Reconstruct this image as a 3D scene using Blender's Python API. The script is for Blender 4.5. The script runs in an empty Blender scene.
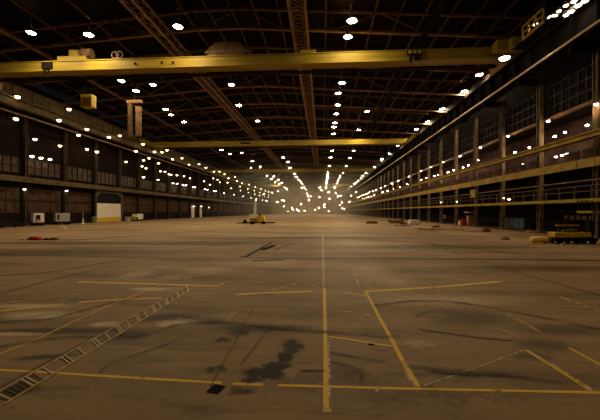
import bpy, math, random
from mathutils import Vector, Matrix
random.seed(7)
SC = bpy.context.scene
COL = SC.collection
PI = math.pi

# ------------------------------------------------------------------ camera maths (measured from the photo)
F_PX, EYE, HZ = 335.0, 1.7, 211.5
TH = math.atan(22.5 / F_PX)
CT, ST = math.cos(TH), math.sin(TH)
def ray(x, y):
    a = (x - 300) / F_PX
    return (a * CT - ST, a * ST + CT, (HZ - y) / F_PX)
def on_z(x, y, z=0.0):
    r = ray(x, y); t = (z - EYE) / r[2]
    return (r[0] * t, r[1] * t)
def on_x(x, y, X):
    r = ray(x, y); t = X / r[0]
    return (r[1] * t, r[2] * t + EYE)

# ------------------------------------------------------------------ helpers
def new_mat(name):
    m = bpy.data.materials.new(name); m.use_nodes = True
    nt = m.node_tree
    b = nt.nodes['Principled BSDF']
    return m, nt, b
def mat(name, c1, c2=None, scale=6.0, rough=0.6, metal=0.0, detail=5.0, bump=0.0, stretch=(1, 1, 1)):
    m, nt, b = new_mat(name)
    c2 = c2 or tuple(v * 0.55 for v in c1)
    tc = nt.nodes.new('ShaderNodeTexCoord')
    mp = nt.nodes.new('ShaderNodeMapping'); mp.inputs['Scale'].default_value = stretch
    no = nt.nodes.new('ShaderNodeTexNoise'); no.inputs['Scale'].default_value = scale; no.inputs['Detail'].default_value = detail
    cr = nt.nodes.new('ShaderNodeValToRGB')
    cr.color_ramp.elements[0].position = 0.32; cr.color_ramp.elements[1].position = 0.68
    cr.color_ramp.elements[0].color = (*c2, 1); cr.color_ramp.elements[1].color = (*c1, 1)
    L = nt.links.new
    L(tc.outputs['Object'], mp.inputs['Vector']); L(mp.outputs[0], no.inputs['Vector'])
    L(no.outputs['Fac'], cr.inputs['Fac']); L(cr.outputs[0], b.inputs['Base Color'])
    b.inputs['Roughness'].default_value = rough; b.inputs['Metallic'].default_value = metal; b.inputs['Specular IOR Level'].default_value = .22 if rough < .75 else .04
    if bump:
        bp = nt.nodes.new('ShaderNodeBump'); bp.inputs['Strength'].default_value = bump; bp.inputs['Distance'].default_value = 0.02
        L(no.outputs['Fac'], bp.inputs['Height']); L(bp.outputs[0], b.inputs['Normal'])
    return m
def emis(name, col, strength):
    m, nt, b = new_mat(name)
    b.inputs['Base Color'].default_value = (0.8, 0.8, 0.8, 1)
    b.inputs['Emission Color'].default_value = (*col, 1); b.inputs['Emission Strength'].default_value = strength
    return m
def worn(name, c1, c2, scale, lo, hi, rough=0.6, fine=60.0):
    """paint on the concrete that has worn through in patches"""
    m, nt, b = new_mat(name)
    L = nt.links.new
    tc = nt.nodes.new('ShaderNodeTexCoord')
    n1 = nt.nodes.new('ShaderNodeTexNoise'); n1.inputs['Scale'].default_value = scale; n1.inputs['Detail'].default_value = 8; n1.inputs['Roughness'].default_value = 0.7
    n2 = nt.nodes.new('ShaderNodeTexNoise'); n2.inputs['Scale'].default_value = fine; n2.inputs['Detail'].default_value = 3
    cr = nt.nodes.new('ShaderNodeValToRGB')
    cr.color_ramp.elements[0].color = (*c2, 1); cr.color_ramp.elements[1].color = (*c1, 1)
    cr.color_ramp.elements[0].position = 0.35; cr.color_ramp.elements[1].position = 0.65
    mr = nt.nodes.new('ShaderNodeMapRange'); mr.inputs['From Min'].default_value = lo; mr.inputs['From Max'].default_value = hi
    L(tc.outputs['Object'], n1.inputs['Vector']); L(tc.outputs['Object'], n2.inputs['Vector'])
    L(n2.outputs['Fac'], cr.inputs['Fac']); L(cr.outputs[0], b.inputs['Base Color'])
    L(n1.outputs['Fac'], mr.inputs['Value']); L(mr.outputs[0], b.inputs['Alpha']); b.inputs['Specular IOR Level'].default_value = .15
    b.inputs['Roughness'].default_value = rough
    return m

class MB:
    def __init__(s): s.v = []; s.f = []; s.mi = []; s.cur = 0
    def use(s, i): s.cur = i; return s
    def poly(s, pts):
        n = len(s.v); s.v += [tuple(p) for p in pts]; s.f.append(tuple(range(n, n + len(pts)))); s.mi.append(s.cur); return s
    def hexa(s, p):           # 8 points: bottom 4 ccw, top 4 ccw
        n = len(s.v); s.v += [tuple(q) for q in p]
        for f in ((3, 2, 1, 0), (4, 5, 6, 7), (0, 1, 5, 4), (1, 2, 6, 5), (2, 3, 7, 6), (3, 0, 4, 7)):
            s.f.append(tuple(n + i for i in f)); s.mi.append(s.cur)
        return s
    def box(s, x0, x1, y0, y1, z0, z1):
        return s.hexa([(x0, y0, z0), (x1, y0, z0), (x1, y1, z0), (x0, y1, z0), (x0, y0, z1), (x1, y0, z1), (x1, y1, z1), (x0, y1, z1)])
    def beam(s, a, b, w, h, up=(0, 0, 1)):
        a, b = Vector(a), Vector(b); d = (b - a).normalized(); u = Vector(up)
        if abs(d.dot(u)) > 0.98: u = Vector((0, 1, 0))
        sd = d.cross(u).normalized(); u = sd.cross(d).normalized()
        sd *= w / 2; u *= h / 2
        return s.hexa([a - sd - u, a + sd - u, b + sd - u, b - sd - u, a - sd + u, a + sd + u, b + sd + u, b - sd + u])
    def tube(s, a, b, r0, r1=None, n=8):
        a, b = Vector(a), Vector(b); r1 = r0 if r1 is None else r1
        d = (b - a).normalized(); u = Vector((0, 0, 1)) if abs(d.z) < .95 else Vector((1, 0, 0))
        p = d.cross(u).normalized(); q = d.cross(p)
        k = len(s.v)
        for c, r in ((a, r0), (b, r1)):
            for i in range(n):
                t = 2 * PI * i / n; s.v.append(tuple(c + p * math.cos(t) * r + q * math.sin(t) * r))
        for i in range(n):
            j = (i + 1) % n; s.f.append((k + i, k + j, k + n + j, k + n + i)); s.mi.append(s.cur)
        s.f.append(tuple(k + i for i in reversed(range(n)))); s.mi.append(s.cur)
        s.f.append(tuple(k + n + i for i in range(n))); s.mi.append(s.cur)
        return s
    def lathe(s, prof, c=(0, 0, 0), n=16, sx=1, sy=1, axis='z'):
        k = len(s.v)
        for r, z in prof:
            for i in range(n):
                t = 2 * PI * i / n
                p = (r * math.cos(t) * sx, r * math.sin(t) * sy, z)
                if axis == 'x': p = (p[2], p[0], p[1])
                if axis == 'y': p = (p[0], p[2], p[1])
                s.v.append((c[0] + p[0], c[1] + p[1], c[2] + p[2]))
        for a in range(len(prof) - 1):
            for i in range(n):
                j = (i + 1) % n
                s.f.append((k + a * n + i, k + a * n + j, k + (a + 1) * n + j, k + (a + 1) * n + i)); s.mi.append(s.cur)
        return s
    def build(s, name, mats, parent=None, loc=(0, 0, 0), rz=0.0, smooth=False, bevel=0.0):
        me = bpy.data.meshes.new(name); me.from_pydata(s.v, [], s.f)
        mats = mats if isinstance(mats, (list, tuple)) else [mats]
        for m in mats: me.materials.append(m)
        for p, i in zip(me.polygons, s.mi): p.material_index = i; p.use_smooth = smooth
        me.update()
        o = bpy.data.objects.new(name, me); COL.objects.link(o)
        o.location = loc; o.rotation_euler = (0, 0, rz)
        if parent is not None: o.parent = parent
        if bevel:
            bm = o.modifiers.new('bevel', 'BEVEL'); bm.width = bevel; bm.segments = 2; bm.limit_method = 'ANGLE'
        return o

def tag(o, label=None, cat=None, group=None, kind=None):
    if label: o['label'] = label
    if cat: o['category'] = cat
    if group: o['group'] = group
    if kind: o['kind'] = kind
    return o
def struct(o): o['kind'] = 'structure'; return o
def empty(name, loc=(0, 0, 0), rz=0.0):
    o = bpy.data.objects.new(name, None); COL.objects.link(o); o.location = loc; o.rotation_euler = (0, 0, rz); o.empty_display_size = .2
    return o
KIDS = {}
def kids(o): return [c for c in bpy.data.objects if c.parent == o]
def copy_tree(o, parent=None, tree=None):
    c = o.copy(); COL.objects.link(c)
    if parent is not None: c.parent = parent
    if o.name not in KIDS: KIDS[o.name] = kids(o)
    for ch in KIDS[o.name]: copy_tree(ch, c)
    return c
ONES = 'zeroth first second third fourth fifth sixth seventh eighth ninth tenth eleventh twelfth thirteenth fourteenth fifteenth sixteenth seventeenth eighteenth nineteenth'.split()
def nth(n):
    if n < 20: return ONES[n]
    t = {2: ('twentieth', 'twenty'), 3: ('thirtieth', 'thirty'), 4: ('fortieth', 'forty'), 5: ('fiftieth', 'fifty')}[n // 10]
    return t[0] if n % 10 == 0 else t[1] + '-' + ONES[n % 10]

# ------------------------------------------------------------------ materials
M = {}
M['yellow'] = mat('crane_yellow_paint', (0.38, 0.27, 0.025), (0.24, 0.165, 0.018), 1.2, 0.55, stretch=(.3, 1, 3))
M['ochre'] = mat('faded_ochre_paint', (0.40, 0.26, 0.025), (0.20, 0.125, 0.02), 1.5, 0.6)
M['rust'] = mat('rusty_brown_steel', (0.22, 0.125, 0.06), (0.09, 0.05, 0.025), 2.0, 0.65)
M['purlin'] = mat('brown_purlin_steel', (0.14, 0.08, 0.042), (0.05, 0.028, 0.016), 2.0, 0.7)
M['chord'] = mat('lit_bottom_chord_steel', (0.34, 0.21, 0.11), (0.14, 0.08, 0.045), 0.8, 0.6)  # lighter copy of the truss steel, painting lamplight on the middle chords
M['steel'] = mat('dark_oily_steel', (0.020, 0.015, 0.014), (0.009, 0.007, 0.007), 2.0, 0.8)
M['web'] = mat('dusty_brown_lattice_steel', (0.42, 0.26, 0.16), (0.22, 0.13, 0.08), 3.0, 0.6)
M['roof'] = mat('sooty_roof_deck', (0.012, 0.009, 0.009), (0.006, 0.005, 0.005), 0.6, 0.9)
M['wall'] = mat('sooty_wall_sheeting', (0.018, 0.011, 0.010), (0.007, 0.005, 0.005), 0.9, 0.85, stretch=(1, 3, .4))
M['panel'] = mat('brown_wall_panel', (0.09, 0.052, 0.03), (0.035, 0.02, 0.014), 1.3, 0.8)
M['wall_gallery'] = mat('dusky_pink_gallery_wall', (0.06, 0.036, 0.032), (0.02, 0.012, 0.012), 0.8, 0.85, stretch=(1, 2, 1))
M['dark'] = mat('recess_shade', (0.018, 0.015, 0.02), (0.009, 0.008, 0.011), 1.0, 0.9)  # near-black stands in for the shade inside recesses, pits and openings
M['column'] = mat('grimy_cream_column_paint', (0.20, 0.15, 0.085), (0.075, 0.05, 0.032), 1.4, 0.6)
M['lcolumn'] = mat('grimy_brown_column_paint', (0.10, 0.065, 0.04), (0.04, 0.026, 0.018), 1.4, 0.7)
M['pane'] = mat('sooty_window_glass', (0.10, 0.060, 0.036), (0.04, 0.024, 0.016), 1.1, 0.25)
M['rpane'] = mat('black_window_glass', (0.016, 0.012, 0.011), (0.008, 0.006, 0.006), 1.1, 0.8)
M['frame'] = mat('dark_window_frame', (0.012, 0.009, 0.009), None, 3, 0.6)
M['runway'] = mat('sooty_ochre_paint', (0.13, 0.085, 0.025), (0.05, 0.032, 0.014), 1.5, 0.6)
M['bright'] = mat('worn_bare_rail', (0.75, 0.62, 0.42), (0.55, 0.42, 0.26), 2.0, 0.35, 0.6)
M['white'] = mat('dusty_white_paint', (0.72, 0.68, 0.60), (0.58, 0.52, 0.44), 2.5, 0.6)
M['grey'] = mat('grey_painted_sheet', (0.40, 0.37, 0.34), (0.30, 0.27, 0.24), 2.5, 0.6)
M['red'] = mat('red_paint', (0.50, 0.03, 0.02), (0.28, 0.02, 0.015), 8, 0.5)
M['pink'] = mat('faded_pink_sheet', (0.55, 0.30, 0.22), (0.42, 0.22, 0.16), 8, 0.7)
M['blue'] = mat('slate_blue_cabinet_paint', (0.060, 0.085, 0.115), (0.035, 0.05, 0.07), 3, 0.5)
M['rubber'] = mat('black_rubber', (0.02, 0.018, 0.017), None, 6, 0.8)
M['wood'] = mat('brown_timber', (0.22, 0.11, 0.05), (0.10, 0.05, 0.025), 6, 0.75, stretch=(1, 8, 8))
M['safety'] = mat('safety_yellow_paint', (0.62, 0.42, 0.02), (0.42, 0.27, 0.02), 4, 0.5)
M['orange'] = mat('orange_paint', (0.5, 0.22, 0.04), (0.3, 0.12, 0.03), 4, 0.5)
M['housing'] = mat('lamp_housing_grey', (0.20, 0.17, 0.13), None, 6, 0.5)
WARM = (1.0, 0.77, 0.44)
M['lens'] = emis('sodium_lamp_lens', WARM, 260)
M['lens_side'] = emis('yellow_side_lamp_lens', (1.0, 0.70, 0.30), 9)
M['lens_far'] = emis('far_lamp_lens', (1.0, 0.76, 0.42), 70)
M['lens_low'] = emis('warm_wall_lamp_lens', (1.0, 0.70, 0.34), 9)
M['lens_gallery'] = emis('gallery_lamp_lens', (1.0, 0.64, 0.36), 240)
M['lens_white'] = emis('white_lamp_lens', (1.0, 0.84, 0.62), 10)
M['lens_flood'] = emis('floodlight_lens', (1.0, 0.82, 0.55), 14)
M['p_yellow'] = worn('worn_yellow_floor_paint', (0.80, 0.50, 0.04), (0.60, 0.36, 0.04), 5, 0.30, 0.43)
M['p_yellow_thin'] = worn('faint_yellow_floor_paint', (0.62, 0.42, 0.09), (0.34, 0.22, 0.07), 4, 0.34, 0.55)
M['p_white'] = worn('chipped_white_floor_paint', (0.62, 0.53, 0.40), (0.38, 0.30, 0.2), 9, 0.40, 0.52)
M['p_dust'] = worn('pale_dust_streak', (0.60, 0.46, 0.30), (0.42, 0.31, 0.19), 2.5, 0.42, 0.80)
M['p_dark'] = worn('black_groove_grime', (0.030, 0.020, 0.012), (0.04, 0.024, 0.014), 3, 0.25, 0.42)
M['p_tyre'] = worn('tyre_scuff', (0.045, 0.028, 0.016), (0.06, 0.036, 0.02), 2.0, 0.34, 0.72)

# ------------------------------------------------------------------ floor with stains
XL, XR, YB, YF = -35.6, 21.2, -8.0, 230.0
def floor_material():
    m, nt, b = new_mat('stained_concrete'); L = nt.links.new
    N = nt.nodes.new
    tc = N('ShaderNodeTexCoord')
    def noise(scale, detail=6, stretch=(1, 1, 1), rough=.6):
        mp = N('ShaderNodeMapping'); mp.inputs['Scale'].default_value = stretch
        n = N('ShaderNodeTexNoise'); n.inputs['Scale'].default_value = scale; n.inputs['Detail'].default_value = detail; n.inputs['Roughness'].default_value = rough
        L(tc.outputs['Object'], mp.inputs[0]); L(mp.outputs[0], n.inputs['Vector']); return n
    def math_(op, a, bb):
        n = N('ShaderNodeMath'); n.operation = op; n.use_clamp = False
        for i, v in enumerate((a, bb)):
            if isinstance(v, (int, float)): n.inputs[i].default_value = v
            else: L(v, n.inputs[i])
        return n.outputs[0]
    def ramp(fac, stops):
        r = N('ShaderNodeValToRGB'); e = r.color_ramp.elements
        while len(e) < len(stops): e.new(0.5)
        for k, (p, c) in enumerate(stops): e[k].position = p; e[k].color = (*c, 1)
        L(fac, r.inputs[0]); return r.outputs[0]
    def mix(fac, a, c, mode='MIX'):
        n = N('ShaderNodeMix'); n.data_type = 'RGBA'; n.blend_type = mode
        if isinstance(fac, (int, float)): n.inputs[0].default_value = fac
        else: L(fac, n.inputs[0])
        L(a, n.inputs[6])
        if isinstance(c, tuple): n.inputs[7].default_value = (*c, 1)
        else: L(c, n.inputs[7])
        return n.outputs[2]
    n_big = noise(0.16, 5, (0.5, 1.0, 1))
    n_mid = noise(1.1, 7, (0.7, 1.2, 1))
    n_fine = noise(14, 5)
    n_str = noise(0.5, 6, (0.25, 1.6, 1), .65)
    col = ramp(n_big.outputs['Fac'], [(0.3, (0.185, 0.120, 0.066)), (0.7, (0.34, 0.232, 0.138))])
    col = mix(0.85, col, ramp(n_mid.outputs['Fac'], [(0.3, (0.42, 0.40, 0.37)), (0.7, (0.62, 0.60, 0.58))]), 'OVERLAY')
    col = mix(0.35, col, ramp(n_fine.outputs['Fac'], [(0.3, (0.36, 0.36, 0.36)), (0.7, (0.62, 0.62, 0.62))]), 'OVERLAY')
    # long streaks across the hall, with the lamps' light pattern painted in
    fs = N('ShaderNodeMapRange'); fs.inputs['From Min'].default_value = .50; fs.inputs['From Max'].default_value = .66
    L(n_str.outputs['Fac'], fs.inputs['Value'])
    col = mix(math_('MULTIPLY', fs.outputs[0], 0.75), col, (0.095, 0.060, 0.032))
    fl = N('ShaderNodeMapRange'); fl.inputs['From Min'].default_value = .45; fl.inputs['From Max'].default_value = .33
    L(n_str.outputs['Fac'], fl.inputs['Value'])
    col = mix(math_('MULTIPLY', fl.outputs[0], 0.6), col, (0.36, 0.27, 0.18))
    n_s2 = noise(2.2, 7, (0.28, 1.5, 1), .7)
    f2 = N('ShaderNodeMapRange'); f2.inputs['From Min'].default_value = .54; f2.inputs['From Max'].default_value = .68
    L(n_s2.outputs['Fac'], f2.inputs['Value'])
    col = mix(math_('MULTIPLY', f2.outputs[0], 0.6), col, (0.07, 0.043, 0.024))
    n_d = noise(5.0, 9, (1, 1, 1), .75)
    f3 = N('ShaderNodeMapRange'); f3.inputs['From Min'].default_value = .60; f3.inputs['From Max'].default_value = .72
    L(n_d.outputs['Fac'], f3.inputs['Value'])
    col = mix(math_('MULTIPLY', f3.outputs[0], 0.75), col, (0.05, 0.03, 0.018))
    n_p = noise(0.9, 8, (0.5, 1.3, 1), .72)
    f4 = N('ShaderNodeMapRange'); f4.inputs['From Min'].default_value = .58; f4.inputs['From Max'].default_value = .70
    L(n_p.outputs['Fac'], f4.inputs['Value'])
    col = mix(math_('MULTIPLY', f4.outputs[0], 0.5), col, (0.42, 0.32, 0.22))
    # warped coordinates for oil stains
    nw = N('ShaderNodeTexNoise'); nw.inputs['Scale'].default_value = 7; nw.inputs['Detail'].default_value = 8; nw.inputs['Roughness'].default_value = .7
    L(tc.outputs['Object'], nw.inputs['Vector'])
    sub = N('ShaderNodeVectorMath'); sub.operation = 'SUBTRACT'; sub.inputs[1].default_value = (.5, .5, .5); L(nw.outputs['Color'], sub.inputs[0])
    def warped(amp):
        sc = N('ShaderNodeVectorMath'); sc.operation = 'SCALE'; sc.inputs['Scale'].default_value = amp; L(sub.outputs[0], sc.inputs[0])
        ad = N('ShaderNodeVectorMath'); ad.operation = 'ADD'; L(tc.outputs['Object'], ad.inputs[0]); L(sc.outputs[0], ad.inputs[1])
        fl2 = N('ShaderNodeVectorMath'); fl2.operation = 'MULTIPLY'; fl2.inputs[1].default_value = (1, 1, 0); L(ad.outputs[0], fl2.inputs[0])
        return fl2.outputs[0]
    W1, W2, W3 = warped(0.36), warped(1.2), warped(0.16)
    def blob(px, py, hw, hh, tilt, color, strength, soft=0.55, w=None):
        nonlocal col
        X, Y = on_z(px, py)
        rx = hw * Y / F_PX; ry = hh * Y * Y / (F_PX * EYE)
        mp = N('ShaderNodeMapping'); mp.vector_type = 'TEXTURE'
        mp.inputs['Location'].default_value = (X, Y, 0); mp.inputs['Rotation'].default_value = (0, 0, (TH if hw > hh else -math.atan2(X, Y)) + math.radians(tilt)); mp.inputs['Scale'].default_value = (rx, ry, 1)
        L(w if w is not None else W1, mp.inputs[0])
        ln = N('ShaderNodeVectorMath'); ln.operation = 'LENGTH'; L(mp.outputs[0], ln.inputs[0])
        mr = N('ShaderNodeMapRange'); mr.interpolation_type = 'SMOOTHSTEP'
        mr.inputs['From Min'].default_value = 1 + soft; mr.inputs['From Max'].default_value = 1 - soft; mr.inputs['To Max'].default_value = strength
        L(ln.outputs['Value'], mr.inputs['Value'])
        col = mix(mr.outputs[0], col, color)
    OIL = (0.012, 0.007, 0.005); GR = (0.045, 0.028, 0.015); PALE = (0.54, 0.42, 0.28)
    # oil around the yellow lines in front of the camera
    for a in [(292, 346, 10, 7, 0), (285, 357, 9, 6, 0), (276, 366, 14, 4, 0), (262, 372, 20, 5, 0), (252, 379, 10, 4, 0), (273, 376, 12, 3, 0)]: blob(*a, OIL, .96, .3)
    for a in [(215, 369, 9, 2.5, 0), (240, 332, 10, 4, 0), (222, 340, 8, 2.5, 0), (243, 391, 13, 4, 0)]: blob(*a, OIL, .8, .4)
    for a in [(130, 336, 18, 5, 0), (60, 331, 75, 3.5, 0), (45, 357, 28, 3, 10), (170, 318, 30, 5, 0), (205, 322, 22, 3, 0), (260, 328, 45, 3, 0), (20, 390, 20, 6, 0)]: blob(*a, GR, .9, .5, W3)
    for a in [(545, 345, 24, 6, 0), (532, 356, 18, 4, 0), (455, 374, 55, 2.5, 0), (348, 372, 16, 6, 0), (560, 330, 40, 5, 0), (470, 318, 40, 7, 0)]: blob(*a, GR, .65, .7)
    for a in [(180, 322, 22, 2.4, 0), (165, 325, 7, 2, 0), (105, 324, 14, 2.4, 0), (40, 315, 34, 4, 0), (12, 334, 30, 2, 0), (30, 306, 40, 2, 0), (150, 289, 20, 1.5, 0)]: blob(*a, PALE, .85, .6, W3)
    for a in [(135, 275, 12, 4, 0), (170, 277, 12, 1.5, 0), (370, 270, 18, 5, 0), (390, 281, 20, 4, 0), (270, 262, 24, 3.5, 0), (210, 270, 22, 3, 0), (365, 245, 30, 4, 0), (440, 300, 60, 4, 0), (420, 345, 14, 3, 0)]: blob(*a, PALE, .5, .8, W2)
    for a in [(330, 380, 60, 5, 0), (440, 395, 80, 6, 0), (60, 300, 60, 2, 0), (300, 315, 60, 4, 0)]: blob(*a, GR, .45, .8, W2)
    for a in [(60, 252, 120, 4, 0), (200, 243, 90, 2, 0), (60, 243, 90, 1.5, 0), (440, 247, 100, 2, 0), (300, 238, 120, 1.2, 0), (540, 268, 60, 3, 0)]: blob(*a, GR, .72, .7, W2)  # dark cross bands of the lamps' light pattern, painted into the concrete
    L(col, b.inputs['Base Color']); b.inputs['Specular IOR Level'].default_value = .08
    rr = N('ShaderNodeMapRange'); rr.inputs['To Min'].default_value = .5; rr.inputs['To Max'].default_value = .72
    L(n_mid.outputs['Fac'], rr.inputs['Value']); L(rr.outputs[0], b.inputs['Roughness'])
    bp = N('ShaderNodeBump'); bp.inputs['Strength'].default_value = .12; bp.inputs['Distance'].default_value = .01
    L(n_fine.outputs['Fac'], bp.inputs['Height']); L(bp.outputs[0], b.inputs['Normal'])
    return m
struct(MB().box(XL, XR, YB, YF, -0.3, 0).build('floor', floor_material()))

# ---- painted lines, joints and tyre marks: thin layers lying on the concrete
ZK = [0.0015]
def strip(pix, w, m, wpx=False, name='floor_marking'):
    pts = [Vector((*on_z(*p), 0)) for p in pix]
    ZK[0] += 0.00012
    z = ZK[0]; b = MB(); n = len(pts)
    ws = w if isinstance(w, (list, tuple)) else [w] * n
    Ls, Rs = [], []
    for i, p in enumerate(pts):
        d = (pts[min(i + 1, n - 1)] - pts[max(i - 1, 0)]).normalized(); s = Vector((-d.y, d.x, 0)) * ws[i] / 2
        Ls.append((p.x + s.x, p.y + s.y, z)); Rs.append((p.x - s.x, p.y - s.y, z))
    for i in range(n - 1): b.poly([Rs[i], Rs[i + 1], Ls[i + 1], Ls[i]])
    o = b.build(name, m); o['kind'] = 'structure'; return o
def arc(pix, w, m):            # smooth a pixel polyline on the floor
    out = []
    for i in range(len(pix) - 1):
        p0 = pix[max(i - 1, 0)]; p1 = pix[i]; p2 = pix[i + 1]; p3 = pix[min(i + 2, len(pix) - 1)]
        for k in range(6):
            t = k / 6
            out.append(tuple(.5 * ((2 * p1[a]) + (-p0[a] + p2[a]) * t + (2 * p0[a] - 5 * p1[a] + 4 * p2[a] - p3[a]) * t * t + (-p0[a] + 3 * p1[a] - 3 * p2[a] + p3[a]) * t ** 3) for a in (0, 1)))
    out.append(pix[-1]); return strip(out, w, m)
Yp, Yt, Wp, Dp, Tp, Pd = (M[k] for k in ('p_yellow', 'p_yellow_thin', 'p_white', 'p_dark', 'p_tyre', 'p_dust'))
strip([(-60, 366), (0, 370), (50, 372.6), (100, 375.8), (160, 379.5), (222, 382.9)], .045, Yp)
strip([(233, 383.8), (263, 384.8)], .045, Yp)
strip([(278, 385.3), (340, 387), (400, 388.6), (500, 390.6), (600, 392.8), (660, 394)], .045, Yp)
strip([(326.3, 412), (325.8, 380), (325.3, 340), (324.8, 310), (324.3, 288)], [.05, .05, .05, .055, .06], Yp)
strip([(330.2, 412), (329.4, 380), (328.4, 340)], .022, Wp)
strip([(323.9, 287), (323.2, 258), (322.6, 234)], [.06, .07, .08], Wp)
strip([(365.5, 291), (378, 315), (392, 340), (400, 356), (418, 387)], .055, Yp)
strip([(404, 371), (409, 378), (414, 385)], .025, Wp)
strip([(366, 291.3), (400, 289.5), (450, 286), (501, 281.5)], .13, Yp)
strip([(236, 294.6), (262, 293.1), (313, 291.3)], .13, Yp)
strip([(78, 282), (103, 282.6), (140, 283.7), (200, 285.7), (219, 285.9)], .13, Yp)
strip([(217, 285.6), (230, 281)], .10, Yt)
strip([(79, 302.2), (115, 300), (162, 298)], .09, Yp)
strip([(0, 311), (30, 308), (64, 304)], .10, Yp)
strip([(0, 303), (48, 298), (100, 292), (150, 283)], .12, Pd)
strip([(0, 354), (35, 340), (100, 309.5), (163, 284)], .03, Yp)
strip([(328, 309), (350, 312), (372, 315.5)], .05, Yt)
strip([(345, 293), (366, 295.5)], .08, Yp)
strip([(328, 336.8), (350, 340), (370, 343.4), (392, 346.4)], .045, Yp)
strip([(525, 350), (555, 368), (591, 391)], .045, Yp)
strip([(526, 349.4), (556, 366.6), (592, 389.6)], .02, Wp)
strip([(424, 386), (470, 370), (525, 350)], .02, Wp)
strip([(494, 308), (520, 321), (543, 334)], .045, Yt)
strip([(569, 348), (600, 365), (640, 388)], .045, Yp)
strip([(560, 297), (600, 311), (640, 325)], .06, Wp)
strip([(500, 330), (526, 341)], .06, Pd)
strip([(429, 284.5), (443, 294)], .05, Yt)
strip([(457, 287), (476, 297)], .06, Pd)
strip([(353, 271), (359, 286)], .05, Wp)
strip([(337, 240), (345, 258)], .08, Pd)
strip([(376, 392), (379, 387)], .03, Wp)
strip([(366, 290), (374, 282), (392, 279.5)], .05, Pd)
strip([(300, 283), (322, 276)], .1, Pd); strip([(272, 290), (300, 282.5), (322, 287.5)], .1, Yt)
strip([(420, 240), (470, 258), (508, 270)], .06, Tp)
for pl, w_ in [([(8, 304), (40, 300), (66, 300)], .22), ([(0, 322), (30, 316), (60, 313)], .2), ([(28, 318), (60, 312), (90, 317)], .12), ([(90, 281), (125, 277), (145, 273)], .25), ([(150, 287), (175, 280), (205, 275)], .3), ([(160, 278), (188, 276)], .2), ([(215, 272), (240, 266), (262, 262)], .35), ([(268, 282), (300, 279), (318, 284)], .2), ([(362, 286), (385, 279), (420, 276)], .22), ([(352, 268), (366, 262), (380, 266), (392, 276)], .25), ([(395, 266), (440, 272), (480, 270)], .2), ([(465, 272), (500, 281)], .12), ([(497, 329), (512, 334), (530, 342)], .08), ([(258, 300), (275, 305), (300, 311)], .05), ([(226, 322), (236, 312), (243, 302)], .10), ([(400, 311), (440, 316), (480, 328)], .10), ([(300, 246), (322, 243), (360, 248)], .4), ([(380, 238), (412, 250), (440, 258)], .3), ([(160, 320), (180, 319), (202, 322)], .07), ([(150, 326), (175, 324), (200, 325)], .05)]:
    strip(pl, w_, Pd)
# grooves, joints and scuffs
strip([(-40, 304), (0, 294), (45, 282), (93, 270), (115, 265)], .035, Dp)
strip([(506, 269.5), (560, 284.5), (600, 296), (650, 310)], .035, Dp)
strip([(250, 258), (330, 258.2), (430, 259), (600, 260.5), (660, 261)], .2, Dp)
strip([(0, 255), (120, 257), (250, 258)], .12, Tp)
strip([(252, 261), (284, 259.8)], .3, Dp)
arc([(415, 317), (425, 313), (440, 310.5), (455, 312), (475, 319)], .06, Tp)
arc([(418, 329), (430, 331.5), (450, 334), (480, 338), (512, 341)], .03, Dp)
arc([(390, 365), (420, 368), (455, 373), (500, 375), (560, 383)], .09, Tp)
arc([(330, 353), (370, 360), (400, 367)], .06, Tp)
arc([(330, 362), (350, 366), (362, 374), (360, 382)], .04, Tp)
arc([(300, 371), (324, 371)], .03, Dp)
arc([(0, 322), (50, 319), (100, 306), (140, 297)], .08, Tp)
arc([(0, 347), (60, 338), (140, 335), (200, 322), (300, 330), (400, 338)], .10, Tp)
arc([(100, 374), (115, 362), (165, 345), (200, 328)], .035, Tp)
arc([(0, 388), (100, 335), (190, 287)], .05, Tp)
arc([(240, 365), (255, 347), (270, 325)], .03, Tp)
arc([(210, 388), (258, 300)], .02, Tp)
arc([(150, 246), (230, 240), (322, 238), (420, 243), (520, 254)], .25, Tp)
arc([(0, 244), (80, 240), (200, 231), (300, 226)], .3, Tp)
arc([(374, 306), (420, 301), (480, 306), (600, 330)], .10, Tp)
arc([(0, 276), (60, 271), (150, 255), (290, 236)], .12, Tp)

# ------------------------------------------------------------------ roof
RX = -9.0
def z_bot(x): return 18.0 - 0.07 * abs(x - RX)
def z_top(x): return z_bot(x) + 1.7
rf = MB()
for xa, xb in ((XL - .3, RX), (RX, XR + .3)):
    za, zb = z_top(xa) + .25, z_top(xb) + .25
    rf.hexa([(xa, YB, za), (xb, YB, zb), (xb, YF, zb), (xa, YF, za), (xa, YB, za + .2), (xb, YB, zb + .2), (xb, YF, zb + .2), (xa, YF, za + .2)])
struct(rf.build('ceiling', M['roof']))
def make_truss():
    b = MB(); xs = [XL + .2 + (XR - XL - .4) * i / 14 for i in range(15)]
    for i in range(14):
        a, c = xs[i], xs[i + 1]
        b.use(1 if 3 < i < 12 else 0).beam((a, 0, z_bot(a)), (c, 0, z_bot(c)), .26, .18)
        b.use(0).beam((a, 0, z_top(a)), (c, 0, z_top(c)), .2, .2)
        if i % 3 == 0: b.beam((a, 0, z_bot(a)), (c, 0, z_top(c)), .1, .1)
        elif i % 3 == 1: b.beam((a, 0, z_top(a)), (c, 0, z_bot(c)), .1, .1)
    for x in xs[3::3]: b.beam((x, 0, z_bot(x)), (x, 0, z_top(x)), .09, .09)
    return b.build('roof_truss', [M['rust'], M['chord']])
tr0 = struct(make_truss())
TY = [22.2 + 6.9 * k for k in range(8)] + [22.2 + 6.9 * k for k in range(9, 30, 2)]
for i, y in enumerate(TY):
    o = tr0 if i == 0 else tr0.copy()
    if i: COL.objects.link(o)
    o.location = (0, y, 0)
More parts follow.
